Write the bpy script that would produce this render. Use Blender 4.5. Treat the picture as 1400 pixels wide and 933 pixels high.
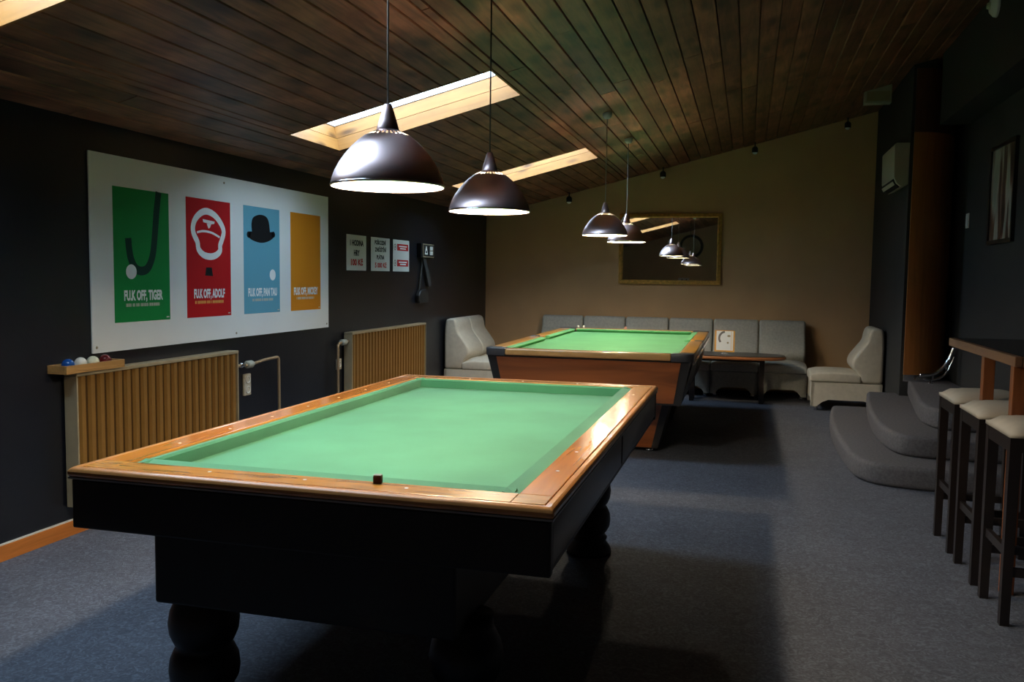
import bpy, bmesh, math, random
from mathutils import Vector, Matrix
random.seed(7)
for o in list(bpy.data.objects): bpy.data.objects.remove(o)
SC = bpy.context.scene
COL = SC.collection

# ------------------------------------------------------------------ camera
FPX, YAW, PITCH, ROLL, CAMH = 1175.0, 0.2664, 0.07496, 0.0130, 1.36
cam = bpy.data.cameras.new('camera'); co = bpy.data.objects.new('camera', cam); COL.objects.link(co)
cam.sensor_fit = 'HORIZONTAL'; cam.sensor_width = 36.0; cam.lens = FPX/1400*36.0
cam.clip_start = .05; cam.clip_end = 200
fw = Vector((-math.sin(YAW)*math.cos(PITCH), math.cos(YAW)*math.cos(PITCH), -math.sin(PITCH)))
rt = Vector((math.cos(YAW), math.sin(YAW), 0)); up = rt.cross(fw)
r2 = rt*math.cos(ROLL)+up*math.sin(ROLL); u2 = up*math.cos(ROLL)-rt*math.sin(ROLL)
M = Matrix((r2, u2, -fw)).transposed().to_4x4(); M.translation = (0, 0, CAMH); co.matrix_world = M
SC.camera = co

# ------------------------------------------------------------------ world, exposure
W = bpy.data.worlds.new('overcast_sky'); SC.world = W; W.use_nodes = True
W.node_tree.nodes['Background'].inputs[0].default_value = (.62, .81, 1.0, 1)
W.node_tree.nodes['Background'].inputs[1].default_value = 16.0
VS = SC.view_settings
VS.view_transform = 'Standard'; VS.look = 'None'; VS.gamma = 1; VS.use_curve_mapping = False
VS.exposure = 0.15
BULB = 860.0            # radiance of the pendant bulbs
BULB_COL = (1.0, .83, .58)

# ------------------------------------------------------------------ layout constants
XL, XR, YB, YF = -3.33, 1.85, 10.85, -1.3     # left wall, right wall, back wall, wall behind the camera
CZ, CS = 2.14, .25                            # ceiling height at the left wall, slope
ALPHA = math.atan(CS)
def ceil_z(x): return CZ + CS*(x-XL)
SKX = (-2.885, -1.515)
SKY = ((2.0, 2.71), (5.02, 5.74), (8.15, 8.86))
SKN = .30                                    # height of the shaft above the ceiling
sk_mid = (SKX[0]+SKX[1])/2
for (a, b) in SKY:                            # sky portals in the roof windows (they only guide the sky light)
    L = bpy.data.lights.new('sky_portal', 'AREA'); L.shape = 'RECTANGLE'
    L.size = (SKX[1]-SKX[0])/math.cos(ALPHA); L.size_y = b-a; L.cycles.is_portal = True
    lo = bpy.data.objects.new('sky_portal', L); COL.objects.link(lo)
    n = Vector((-math.sin(ALPHA), 0, math.cos(ALPHA)))
    lo.location = Vector((sk_mid, (a+b)/2, ceil_z(sk_mid))) + n*(SKN+.01)
    lo.rotation_euler = (0, -ALPHA, 0)

# ------------------------------------------------------------------ materials
MATS = {}
def mat(name, col, rough=.5, metal=0, spec=.5, nodes=None, **kw):
    if name in MATS: return MATS[name]
    m = bpy.data.materials.new(name); m.use_nodes = True
    nt = m.node_tree; b = nt.nodes['Principled BSDF']
    b.inputs['Base Color'].default_value = (*col, 1); b.inputs['Roughness'].default_value = rough
    b.inputs['Metallic'].default_value = metal; b.inputs['Specular IOR Level'].default_value = spec
    for k, v in kw.items(): b.inputs[k.replace('_', ' ')].default_value = v
    if nodes: nodes(nt, b, col)
    MATS[name] = m; return m
def N(nt, t, **kw):
    n = nt.nodes.new(t)
    for k, v in kw.items(): setattr(n, k, v)
    return n
def ramp(nt, stops):
    r = N(nt, 'ShaderNodeValToRGB'); e = r.color_ramp.elements
    while len(e) < len(stops): e.new(.5)
    for i, (p, c) in enumerate(stops): e[i].position = p; e[i].color = (*c, 1)
    return r
def sc(c, k): return tuple(min(1, x*k) for x in c)
def noise_col(scale=8, lo=.8, hi=1.15, bump=0, bscale=None, detail=4):
    def f(nt, b, col):
        tc = N(nt, 'ShaderNodeTexCoord'); n = N(nt, 'ShaderNodeTexNoise')
        n.inputs['Scale'].default_value = scale; n.inputs['Detail'].default_value = detail
        nt.links.new(tc.outputs['Object'], n.inputs['Vector'])
        r = ramp(nt, [(.3, sc(col, lo)), (.7, sc(col, hi))])
        nt.links.new(n.outputs['Fac'], r.inputs[0]); nt.links.new(r.outputs[0], b.inputs['Base Color'])
        if bump:
            n2 = N(nt, 'ShaderNodeTexNoise'); n2.inputs['Scale'].default_value = bscale or scale*6; n2.inputs['Detail'].default_value = 3
            nt.links.new(tc.outputs['Object'], n2.inputs['Vector'])
            bp = N(nt, 'ShaderNodeBump'); bp.inputs['Strength'].default_value = bump; bp.inputs['Distance'].default_value = .004
            nt.links.new(n2.outputs['Fac'], bp.inputs['Height']); nt.links.new(bp.outputs[0], b.inputs['Normal'])
    return f
def wood(axis='X', scale=1.0, lo=.55, hi=1.25, knots=False, rnd=0.0, bump=.15):
    """grain that runs along the given object axis"""
    def f(nt, b, col):
        tc = N(nt, 'ShaderNodeTexCoord'); mp = N(nt, 'ShaderNodeMapping')
        s = {'X': (1.2, 14, 14), 'Y': (14, 1.2, 14), 'Z': (14, 14, 1.2)}[axis]
        mp.inputs['Scale'].default_value = tuple(v*scale for v in s)
        oi = N(nt, 'ShaderNodeObjectInfo')
        add = N(nt, 'ShaderNodeVectorMath', operation='ADD'); mul = N(nt, 'ShaderNodeVectorMath', operation='SCALE')
        cmb = N(nt, 'ShaderNodeCombineXYZ')
        for i in range(3): nt.links.new(oi.outputs['Random'], cmb.inputs[i])
        nt.links.new(cmb.outputs[0], mul.inputs[0]); mul.inputs['Scale'].default_value = 37.0
        nt.links.new(tc.outputs['Object'], add.inputs[0]); nt.links.new(mul.outputs[0], add.inputs[1])
        nt.links.new(add.outputs[0], mp.inputs['Vector'])
        n = N(nt, 'ShaderNodeTexNoise'); n.inputs['Scale'].default_value = 2.2; n.inputs['Detail'].default_value = 6; n.inputs['Distortion'].default_value = .8
        nt.links.new(mp.outputs[0], n.inputs['Vector'])
        r = ramp(nt, [(.28, sc(col, lo)), (.5, col), (.75, sc(col, hi))])
        nt.links.new(n.outputs['Fac'], r.inputs[0]); out = r.outputs[0]
        if knots:
            mp2 = N(nt, 'ShaderNodeMapping'); s2 = {'X': (3.0, 9, 9), 'Y': (9, 3.0, 9), 'Z': (9, 9, 3.0)}[axis]
            mp2.inputs['Scale'].default_value = s2
            nt.links.new(add.outputs[0], mp2.inputs['Vector'])
            v = N(nt, 'ShaderNodeTexVoronoi', voronoi_dimensions='2D' if knots == 2 else '3D'); v.inputs['Scale'].default_value = .5 if knots == 2 else .8
            nt.links.new(mp2.outputs[0], v.inputs['Vector'])
            r3 = ramp(nt, [(.05, (.16, .12, .10)), (.22, (1, 1, 1))])
            nt.links.new(v.outputs['Distance'], r3.inputs[0])
            mx = N(nt, 'ShaderNodeMix', data_type='RGBA', blend_type='MULTIPLY'); mx.inputs[0].default_value = .8
            nt.links.new(out, mx.inputs[6]); nt.links.new(r3.outputs[0], mx.inputs[7]); out = mx.outputs[2]
        if knots:
            n5 = N(nt, 'ShaderNodeTexNoise'); n5.inputs['Scale'].default_value = 3.2; n5.inputs['Detail'].default_value = 2
            nt.links.new(add.outputs[0], n5.inputs['Vector'])
            r5 = ramp(nt, [(.36, (.55, .5, .5)), (.62, (1.0, 1.0, 1.0))]); nt.links.new(n5.outputs['Fac'], r5.inputs[0])
            mx5 = N(nt, 'ShaderNodeMix', data_type='RGBA', blend_type='MULTIPLY'); mx5.inputs[0].default_value = 1.0 if knots == 2 else .25
            nt.links.new(out, mx5.inputs[6]); nt.links.new(r5.outputs[0], mx5.inputs[7]); out = mx5.outputs[2]
        if rnd:
            mr = N(nt, 'ShaderNodeMapRange'); mr.inputs[3].default_value = 1-rnd; mr.inputs[4].default_value = 1+rnd
            nt.links.new(oi.outputs['Random'], mr.inputs[0])
            mx = N(nt, 'ShaderNodeVectorMath', operation='SCALE')
            nt.links.new(out, mx.inputs[0]); nt.links.new(mr.outputs[0], mx.inputs['Scale']); out = mx.outputs[0]
        nt.links.new(out, b.inputs['Base Color'])
        if bump:
            bp = N(nt, 'ShaderNodeBump'); bp.inputs['Strength'].default_value = bump; bp.inputs['Distance'].default_value = .003
            nt.links.new(n.outputs['Fac'], bp.inputs['Height']); nt.links.new(bp.outputs[0], b.inputs['Normal'])
    return f
def carpet_nodes(nt, b, col):
    tc = N(nt, 'ShaderNodeTexCoord'); n = N(nt, 'ShaderNodeTexNoise'); n.inputs['Scale'].default_value = 34; n.inputs['Detail'].default_value = 6; n.inputs['Distortion'].default_value = 2.2
    n2 = N(nt, 'ShaderNodeTexNoise'); n2.inputs['Scale'].default_value = 2.5; n2.inputs['Detail'].default_value = 3
    nt.links.new(tc.outputs['Object'], n.inputs['Vector']); nt.links.new(tc.outputs['Object'], n2.inputs['Vector'])
    r = ramp(nt, [(.36, sc(col, .75)), (.52, col), (.66, sc(col, 1.45))])
    nt.links.new(n.outputs['Fac'], r.inputs[0])
    r2_ = ramp(nt, [(.3, (.85, .85, .85)), (.7, (1, 1, 1))]); nt.links.new(n2.outputs['Fac'], r2_.inputs[0])
    mx = N(nt, 'ShaderNodeMix', data_type='RGBA', blend_type='MULTIPLY'); mx.inputs[0].default_value = 1
    nt.links.new(r.outputs[0], mx.inputs[6]); nt.links.new(r2_.outputs[0], mx.inputs[7]); nt.links.new(mx.outputs[2], b.inputs['Base Color'])
    n3 = N(nt, 'ShaderNodeTexNoise'); n3.inputs['Scale'].default_value = 220
    nt.links.new(tc.outputs['Object'], n3.inputs['Vector'])
    bp = N(nt, 'ShaderNodeBump'); bp.inputs['Strength'].default_value = .5; bp.inputs['Distance'].default_value = .004
    nt.links.new(n3.outputs['Fac'], bp.inputs['Height']); nt.links.new(bp.outputs[0], b.inputs['Normal'])
mat('carpet', (.112, .120, .15), .85, spec=.25, nodes=carpet_nodes)
mat('step_carpet', (.118, .114, .126), .9, spec=.2, nodes=noise_col(60, .8, 1.2, .4, 240))
mat('wall_black', (.0095, .0105, .015), .3, spec=.5, nodes=noise_col(1.5, .8, 1.3, .12, 30))
mat('wall_brown', (.56, .355, .185), .8, spec=.3, nodes=noise_col(1.2, .88, 1.1, .25, 160))
mat('wall_dark', (.022, .023, .026), .7, nodes=noise_col(1.5, .85, 1.15))
mat('wall_rear', (.60, .42, .24), .8, nodes=noise_col(1.2, .9, 1.1))
mat('ceiling_wood', (.28, .108, .06), .42, spec=.45, nodes=wood('Y', 1.0, .5, 1.5, 2, .38, .25))
mat('ceiling_gap', (.012, .008, .006), .9)
mat('pine', (.36, .158, .036), .5, nodes=wood('X', .8, .8, 1.15, True, .06, .05))
mat('pine_y', (.36, .158, .036), .5, nodes=wood('Y', .8, .8, 1.15, True, .06, .05))
mat('white_paint', (.78, .79, .8), .45)
mat('white_plastic', (.7, .69, .65), .4)
mat('beige_plastic', (.42, .39, .31), .45)
mat('rail_oak', (.56, .245, .05), .26, spec=.5, nodes=wood('X', 1.6, .38, 1.25, False, .05, .08), Coat_Weight=.5, Coat_Roughness=.12)
mat('rail_oak_y', (.62, .215, .03), .2, spec=.5, nodes=wood('Y', 1.0, .7, 1.2, False, .05, .08), Coat_Weight=.6, Coat_Roughness=.12)
mat('bead', (.56, .235, .07), .28, nodes=noise_col(9, .85, 1.15), Coat_Weight=.4)
mat('black_lacquer', (.006, .006, .007), .45, spec=.35, nodes=noise_col(5, .8, 1.3))
mat('side_panel', (.03, .025, .023), .3, nodes=wood('Y', .8, .7, 1.3, bump=.05))
mat('grey_line', (.25, .25, .25), .4)
def cloth(nt, b, col):
    noise_col(3.5, .9, 1.08, .12, 300)(nt, b, col)
    b.inputs['Sheen Weight'].default_value = .15
mat('cloth_blue_green', (.082, .295, .172), .85, spec=.2, nodes=cloth)
mat('cloth_green', (.105, .36, .135), .85, spec=.2, nodes=cloth)
mat('inlay', (.8, .78, .7), .3)
mat('t2_wood', (.34, .095, .022), .38, nodes=wood('X', .35, .6, 1.3, bump=.04), Coat_Weight=.3)
mat('t2_rail', (.58, .30, .10), .25, nodes=wood('X', .8, .75, 1.2, bump=.04), Coat_Weight=.5)
mat('t2_rail_y', (.56, .265, .05), .28, nodes=wood('Y', .8, .75, 1.2, bump=.04), Coat_Weight=.5)
mat('black_rubber', (.02, .019, .019), .45)
mat('casting', (.05, .048, .05), .3)
mat('chrome', (.75, .76, .78), .16, 1)
def spun(nt, b, col):
    noise_col(3, .85, 1.1)(nt, b, col)
    tg = N(nt, 'ShaderNodeTangent', direction_type='RADIAL', axis='Z'); nt.links.new(tg.outputs[0], b.inputs['Tangent'])
mat('brushed_copper', (.80, .63, .65), .36, 1, nodes=spun, Anisotropic=.75)
mat('reflector_white', (.88, .86, .8), .5)
mat('cord_grey', (.34, .34, .32), .5)
mat('cord_dark', (.05, .05, .05), .5)
mat('radiator_paint', (.235, .115, .024), .5, spec=.3, nodes=noise_col(6, .9, 1.1))
mat('radiator_groove', (.075, .036, .009), .6, spec=.2)
mat('radiator_grey', (.36, .29, .18), .35, nodes=noise_col(6, .85, 1.1))
mat('brass_pipe', (.50, .36, .22), .35, .6)
mat('valve_grey', (.35, .36, .30), .5)
mat('baseboard_wood', (.52, .17, .03), .4, nodes=wood('Y', 1, .75, 1.2, bump=.05))
mat('sofa_cream', (.62, .57, .47), .6, nodes=noise_col(25, .93, 1.06, .1, 120))
mat('sofa_grey', (.42, .41, .36), .75, nodes=noise_col(40, .88, 1.1, .2, 220))
mat('stool_cream', (.60, .51, .39), .5, nodes=noise_col(12, .95, 1.05))
mat('dark_wood', (.018, .013, .012), .35)
mat('counter_top', (.03, .018, .014), .25, Coat_Weight=.3)
mat('counter_edge', (.26, .12, .06), .35, nodes=wood('Y', 1, .7, 1.2))
mat('post_wood', (.30, .09, .026), .4, nodes=wood('Z', 1, .7, 1.2))
mat('panel_wood', (.10, .035, .016), .5, nodes=wood('Z', 1, .7, 1.2))
mat('partition_wood', (.44, .165, .04), .4, nodes=wood('Z', .6, .8, 1.15, bump=.04))
mat('coffee_top', (.035, .022, .02), .3, Coat_Weight=.15)
mat('coffee_edge', (.42, .15, .05), .3, Coat_Weight=.4)
mat('board_white', (.80, .80, .78), .45, nodes=noise_col(2, .96, 1.02))
mat('poster_green', (.012, .24, .055), .6, spec=.12)
mat('poster_red', (.50, .012, .016), .6, spec=.12)
mat('poster_blue', (.13, .36, .47), .6, spec=.12)
mat('poster_orange', (.68, .24, .016), .6, spec=.12)
mat('print_black', (.012, .012, .014), .6, spec=.12)
mat('print_darkgreen', (.008, .045, .03), .6, spec=.12)
mat('print_white', (.82, .82, .80), .6, spec=.12)
mat('print_red', (.55, .03, .03), .6, spec=.12)
mat('print_cream', (.55, .50, .40), .5)
mat('paper', (.70, .70, .68), .5)
mat('gold_frame', (.75, .45, .12), .38, .5, nodes=noise_col(30, .7, 1.2, .2, 60))
mat('mirror_glass', (.86, .87, .84), .015, 1)
mat('chalk_red', (.07, .02, .018), .8)
mat('chalk_pink', (.75, .35, .25), .8)
mat('ball_blue', (.01, .07, .30), .06)
mat('ball_white', (.75, .72, .64), .06)
mat('ball_cream', (.70, .68, .50), .06)
mat('ball_red', (.10, .008, .01), .06)
mat('tray_wood', (.42, .22, .07), .4, nodes=wood('Y', 1, .75, 1.2))
mat('card_orange', (.80, .40, .08), .4)
mat('card_grey', (.16, .14, .13), .5)
mat('acrylic', (.9, .92, .92), .05, Transmission_Weight=.8)
def picture_nodes(nt, b, col):
    tc = N(nt, 'ShaderNodeTexCoord'); mp = N(nt, 'ShaderNodeMapping'); mp.inputs['Scale'].default_value = (1, 5.5, .9)
    n = N(nt, 'ShaderNodeTexNoise'); n.inputs['Scale'].default_value = 1.5; n.inputs['Detail'].default_value = 2; n.inputs['Distortion'].default_value = .9
    nt.links.new(tc.outputs['Object'], mp.inputs[0]); nt.links.new(mp.outputs[0], n.inputs['Vector'])
    r = ramp(nt, [(.38, (.03, .02, .018)), (.47, (.16, .07, .04)), (.55, (.46, .44, .38)), (.66, (.30, .34, .29))])
    nt.links.new(n.outputs['Fac'], r.inputs[0]); nt.links.new(r.outputs[0], b.inputs['Base Color'])
mat('picture_print', (.4, .4, .38), .4, nodes=picture_nodes)
def glass_mat():
    m = bpy.data.materials.new('window_glass'); m.use_nodes = True; nt = m.node_tree
    nt.nodes.remove(nt.nodes['Principled BSDF']); out = nt.nodes['Material Output']
    t = N(nt, 'ShaderNodeBsdfTransparent'); t.inputs[0].default_value = (.93, .96, .97, 1)
    g = N(nt, 'ShaderNodeBsdfGlossy'); g.inputs['Roughness'].default_value = .02
    mx = N(nt, 'ShaderNodeMixShader'); mx.inputs[0].default_value = .06
    nt.links.new(t.outputs[0], mx.inputs[1]); nt.links.new(g.outputs[0], mx.inputs[2]); nt.links.new(mx.outputs[0], out.inputs['Surface'])
    MATS['window_glass'] = m
glass_mat()
def bulb_mat():
    m = bpy.data.materials.new('bulb_glow'); m.use_nodes = True; nt = m.node_tree
    nt.nodes.remove(nt.nodes['Principled BSDF'])
    e = N(nt, 'ShaderNodeEmission'); e.inputs[0].default_value = (*BULB_COL, 1); e.inputs[1].default_value = BULB
    nt.links.new(e.outputs[0], nt.nodes['Material Output'].inputs['Surface']); MATS['bulb_glow'] = m
bulb_mat()

# ------------------------------------------------------------------ helpers
def link(o, parent=None):
    COL.objects.link(o)
    if parent: o.parent = parent
    return o
def obj(name, bm, m, parent=None, loc=(0, 0, 0), rot=(0, 0, 0), smooth=False, bevel=0, seg=2):
    me = bpy.data.meshes.new(name)
    bmesh.ops.recalc_face_normals(bm, faces=bm.faces)
    bm.to_mesh(me); bm.free()
    for x in (m if isinstance(m, (list, tuple)) else [m]): me.materials.append(MATS[x])
    if smooth:
        for p in me.polygons: p.use_smooth = True
    o = bpy.data.objects.new(name, me); link(o, parent); o.location = loc; o.rotation_euler = rot
    if bevel:
        b = o.modifiers.new('bevel', 'BEVEL'); b.width = bevel; b.segments = seg; b.limit_method = 'ANGLE'; b.angle_limit = .6
        if seg > 2:
            for p in me.polygons: p.use_smooth = True
            b.harden_normals = False
    return o
def tag(o, label=None, cat=None, group=None, kind=None):
    if label: o['label'] = label
    if cat: o['category'] = cat
    if group: o['group'] = group
    if kind: o['kind'] = kind
    return o
def thing(name, label, cat, loc=(0, 0, 0), rz=0, group=None):
    o = bpy.data.objects.new(name, None); o.empty_display_size = .1; link(o); o.location = loc; o.rotation_euler = (0, 0, rz)
    return tag(o, label, cat, group)
def copy_tree(o, parent=None):
    c = o.copy(); COL.objects.link(c)
    if parent: c.parent = parent
    for ch in list(o.children): copy_tree(ch, c)
    return c
def bx(bm, x0, x1, y0, y1, z0, z1):
    v = [bm.verts.new(p) for p in ((x0, y0, z0), (x1, y0, z0), (x1, y1, z0), (x0, y1, z0), (x0, y0, z1), (x1, y0, z1), (x1, y1, z1), (x0, y1, z1))]
    for f in ((0, 3, 2, 1), (4, 5, 6, 7), (0, 1, 5, 4), (1, 2, 6, 5), (2, 3, 7, 6), (3, 0, 4, 7)): bm.faces.new([v[i] for i in f])
def box(x0, x1, y0, y1, z0, z1):
    bm = bmesh.new(); bx(bm, x0, x1, y0, y1, z0, z1); return bm
def prism(pts, h0, h1, axis='Z', bm=None):
    """extrude a 2-D outline along an axis; pts are (a,b) in the other two axes in order"""
    bm = bm or bmesh.new()
    def P(a, b, h): return {'Z': (a, b, h), 'Y': (a, h, b), 'X': (h, a, b)}[axis]
    lo = [bm.verts.new(P(a, b, h0)) for a, b in pts]; hi = [bm.verts.new(P(a, b, h1)) for a, b in pts]
    n = len(pts)
    bm.faces.new(lo); bm.faces.new(hi[::-1])
    for i in range(n): bm.faces.new((lo[i], lo[(i+1) % n], hi[(i+1) % n], hi[i]))
    return bm
def lathe(prof, n=32, closed=False, skip=None, bm=None, c=(0, 0)):
    bm = bm or bmesh.new(); rings = []
    for r, z in prof:
        if r < 1e-6: rings.append([bm.verts.new((c[0], c[1], z))])
        else: rings.append([bm.verts.new((c[0]+r*math.cos(2*math.pi*i/n), c[1]+r*math.sin(2*math.pi*i/n), z)) for i in range(n)])
    for k in range(len(rings)-1):
        A, B = rings[k], rings[k+1]
        for i in range(n):
            if skip and skip(k, i): continue
            j = (i+1) % n
            if len(A) == 1 and len(B) == 1: continue
            if len(A) == 1: bm.faces.new((A[0], B[j], B[i]))
            elif len(B) == 1: bm.faces.new((A[i], A[j], B[0]))
            else: bm.faces.new((A[i], A[j], B[j], B[i]))
    return bm
def tube(pts, r, n=10, bm=None):
    bm = bm or bmesh.new(); pts = [Vector(p) for p in pts]; rings = []
    for i, p in enumerate(pts):
        d = (pts[min(i+1, len(pts)-1)]-pts[max(i-1, 0)]).normalized()
        a = d.orthogonal() if abs(d.z) > .9 else d.cross(Vector((0, 0, 1)))
        if abs(d.z) > .9: a = Vector((1, 0, 0)) - d*d.x
        a.normalize(); b = d.cross(a)
        rings.append([bm.verts.new(p+(a*math.cos(2*math.pi*k/n)+b*math.sin(2*math.pi*k/n))*r) for k in range(n)])
    for A, B in zip(rings, rings[1:]):
        for k in range(n): bm.faces.new((A[k], A[(k+1) % n], B[(k+1) % n], B[k]))
    bm.faces.new(rings[0][::-1]); bm.faces.new(rings[-1])
    return bm
def catmull(pts, n=8, closed=False):
    out = []; L = len(pts); rng = range(L if closed else L-1)
    g = (lambda i: pts[i % L]) if closed else (lambda i: pts[max(0, min(L-1, i))])
    for i in rng:
        p0, p1, p2, p3 = (Vector(g(i+k)) for k in (-1, 0, 1, 2))
        for s in range(n):
            t = s/n
            out.append(tuple(.5*((2*p1)+(p2-p0)*t+(2*p0-5*p1+4*p2-p3)*t*t+(3*p1-p0-3*p2+p3)*t**3)))
    if not closed: out.append(tuple(pts[-1]))
    return out
def dup_mesh(name, src, parent, loc, rot=None):
    o = src.copy(); o.name = name; COL.objects.link(o); o.parent = parent; o.location = loc
    if rot: o.rotation_euler = rot
    return o

# ------------------------------------------------------------------ the room
def struct(name, bm, m, **k): return tag(obj(name, bm, m, **k), kind='structure')
struct('floor', box(XL-.15, XR+.3, YF-.15, YB+.15, -.1, 0), 'carpet')
struct('wall_left', box(XL-.15, XL, YF-.15, YB+.15, -.1, ceil_z(XL)+.03), 'wall_black')
def gable(y0, y1, xa, xb):
    return prism([(xa, -.1), (xb, -.1), (xb, ceil_z(xb)+.03), (xa, ceil_z(xa)+.03)], y0, y1, 'Y')
struct('wall_back', gable(YB, YB+.15, XL, 2.15), 'wall_brown')
struct('wall_front', gable(YF-.15, YF, XL, 2.0), 'wall_rear')
XR2 = 1.39
struct('wall_right', prism([(XR, -.1), (XR+.15, -.1), (XR+.15, ceil_z(XR+.15)+.03), (XR, ceil_z(XR)+.03)], YF, 9.12, 'Y'), 'wall_dark')
struct('wall_right_rear', prism([(XR2, -.1), (XR2+.2, -.1), (XR2+.2, ceil_z(XR2+.2)), (XR2, ceil_z(XR2))], 8.62, YB, 'Y'), 'wall_dark')
struct('wall_right_closing', prism([(XR2+.2, -.1), (XR+.15, -.1), (XR+.15, ceil_z(XR+.15)), (XR2+.2, ceil_z(XR2+.2))], 9.12, 9.24, 'Y'), 'wall_dark')
struct('trim_1', prism([(1.6, 2.75), (XR, 2.75), (XR, ceil_z(XR)), (1.6, ceil_z(1.6))], YF, 8.48, 'Y'), 'wall_dark')
bb = struct('baseboard_left', box(XL, XL+.016, YF, YB, 0, .075), 'baseboard_wood')
obj('top_bead', box(XL, XL+.012, YF, YB, .075, .081), 'white_plastic', bb)
# ceiling: a dark backing with three roof-window openings, and planks nailed under it
ca, sa = math.cos(ALPHA), math.sin(ALPHA)
def cpt(x, y, n): return (x - sa*n, y, ceil_z(x) + ca*n)
bm = bmesh.new()
def slab(x0, x1, y0, y1, n0, n1, bm):
    v = [bm.verts.new(cpt(x, y, n)) for n in (n0, n1) for (x, y) in ((x0, y0), (x1, y0), (x1, y1), (x0, y1))]
    for f in ((0, 3, 2, 1), (4, 5, 6, 7), (0, 1, 5, 4), (1, 2, 6, 5), (2, 3, 7, 6), (3, 0, 4, 7)): bm.faces.new([v[i] for i in f])
Y0, Y1 = YF-.2, YB+.2
slab(XL-.2, SKX[0], Y0, Y1, .022, .10, bm); slab(SKX[1], XR+.3, Y0, Y1, .022, .10, bm)
ys = [Y0]+[v for s in SKY for v in s]+[Y1]
for k in range(0, len(ys), 2): slab(SKX[0], SKX[1], ys[k], ys[k+1], .022, .10, bm)
ceiling = struct('ceiling', bm, 'ceiling_gap')
PW = .128
rows = []
x = XL
while x < XR-.001:
    x1 = min(x+PW*ca, XR); cuts = [x]+[c for c in SKX if x+.006 < c < x1-.006]+[x1]; x = x1
    rows += list(zip(cuts, cuts[1:]))
for x, x1 in rows:
    free = [(YF, YB)]                       # free y-intervals of this row, interrupted by the roof windows
    xm = (x+x1)/2
    if SKX[0] < xm < SKX[1]:
        free = [(ys[k] if k else YF, ys[k+1] if k+1 < len(ys)-1 else YB) for k in range(0, len(ys), 2)]
    for (a, b) in free:
        y = a
        while y < b-.01:
            ln = random.uniform(1.4, 3.6)
            e = b if b-(y+ln) < .7 else y+ln
            bmp = bmesh.new(); g = .0022; dz = random.uniform(0, .0025)
            n0, n1 = -dz, .022
            pr = [(x+g+.004, n0), (x1-g-.004, n0), (x1-g, n0+.006), (x1-g, n1), (x+g, n1), (x+g, n0+.006)]
            lo = [bmp.verts.new(cpt(px, y+.0015, pn)) for px, pn in pr]; hi = [bmp.verts.new(cpt(px, e-.0015, pn)) for px, pn in pr]
            bmp.faces.new(lo); bmp.faces.new(hi[::-1])
            for i in range(6): bmp.faces.new((lo[i], lo[(i+1) % 6], hi[(i+1) % 6], hi[i]))
            obj('plank', bmp, 'ceiling_wood', ceiling)
            y = e
# roof windows: pine-lined shafts, white sash, pane
def roof_window(idx, y0, y1):
    root = bpy.data.objects.new('window_%d' % idx, None); link(root); root.empty_display_size = .1
    root.location = (sk_mid, (y0+y1)/2, ceil_z(sk_mid)); root.rotation_euler = (0, -ALPHA, 0)
    tag(root, kind='structure')
    hu = (SKX[1]-SKX[0])/2/ca; hv = (y1-y0)/2+.001; t = .014
    for k in range(2):
        z0, z1 = -.004+k*.088, -.004+(k+1)*.088-.003
        obj('lining_board', box(-hu, hu, hv-t, hv, z0, z1), 'pine', root)
        obj('lining_board', box(-hu, hu, -hv, -hv+t, z0, z1), 'pine', root)
        obj('lining_board', box(-hu, -hu+t, -hv+t, hv-t, z0, z1), 'pine_y', root)
        obj('lining_board', box(hu-t, hu, -hv+t, hv-t, z0, z1), 'pine_y', root)
    bmf = bmesh.new(); z0, z1 = .172, SKN
    for (a, b, c, d) in ((-hu-t, hu+t, hv-.022, hv+.04), (-hu-t, hu+t, -hv-.04, -hv+.022), (-hu-.04, -hu+.022, -hv, hv), (hu-.022, hu+.04, -hv, hv)):
        bx(bmf, a, b, c, d, z0, z1)
    obj('window_frame', bmf, 'white_paint', root)
    obj('pane', box(-hu, hu, -hv, hv, SKN-.03, SKN-.024), 'window_glass', root)
for i, (a, b) in enumerate(SKY): roof_window(i+1, a, b)

# carpeted steps up to the platform
steps = thing('carpeted_steps', 'grey carpeted steps with rounded front corner rising to the right', 'steps', (1.3, 7.5, 0))
steps['kind'] = 'structure'
del steps['category']
def step_outline(pts):
    c = catmull([(x-1.3, y-7.5, 0) for x, y in pts], 8)
    return [(p[0], p[1]) for p in c]
S1 = step_outline([(.83, 8.85), (.755, 8.2), (.715, 7.3), (.735, 6.45), (.80, 6.18), (.95, 6.06), (1.25, 6.0), (1.84, 5.98)]) + [(1.84-1.3, 8.85-7.5)]
S2 = step_outline([(1.14, 8.85), (1.05, 8.1), (.985, 7.2), (.995, 6.7), (1.05, 6.45), (1.18, 6.36), (1.4, 6.33), (1.84, 6.31)]) + [(1.84-1.3, 8.85-7.5)]
S3 = step_outline([(1.49, 8.85), (1.40, 8.1), (1.31, 7.3), (1.29, 6.95), (1.34, 6.74), (1.46, 6.66), (1.84, 6.64)]) + [(1.84-1.3, 8.85-7.5)]
for pts, z0, z1 in ((S1, 0, .15), (S2, .15, .30), (S3, .30, .45)):
    obj('step', prism(pts, z0, z1), 'step_carpet', steps, bevel=.035, seg=4)

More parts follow.
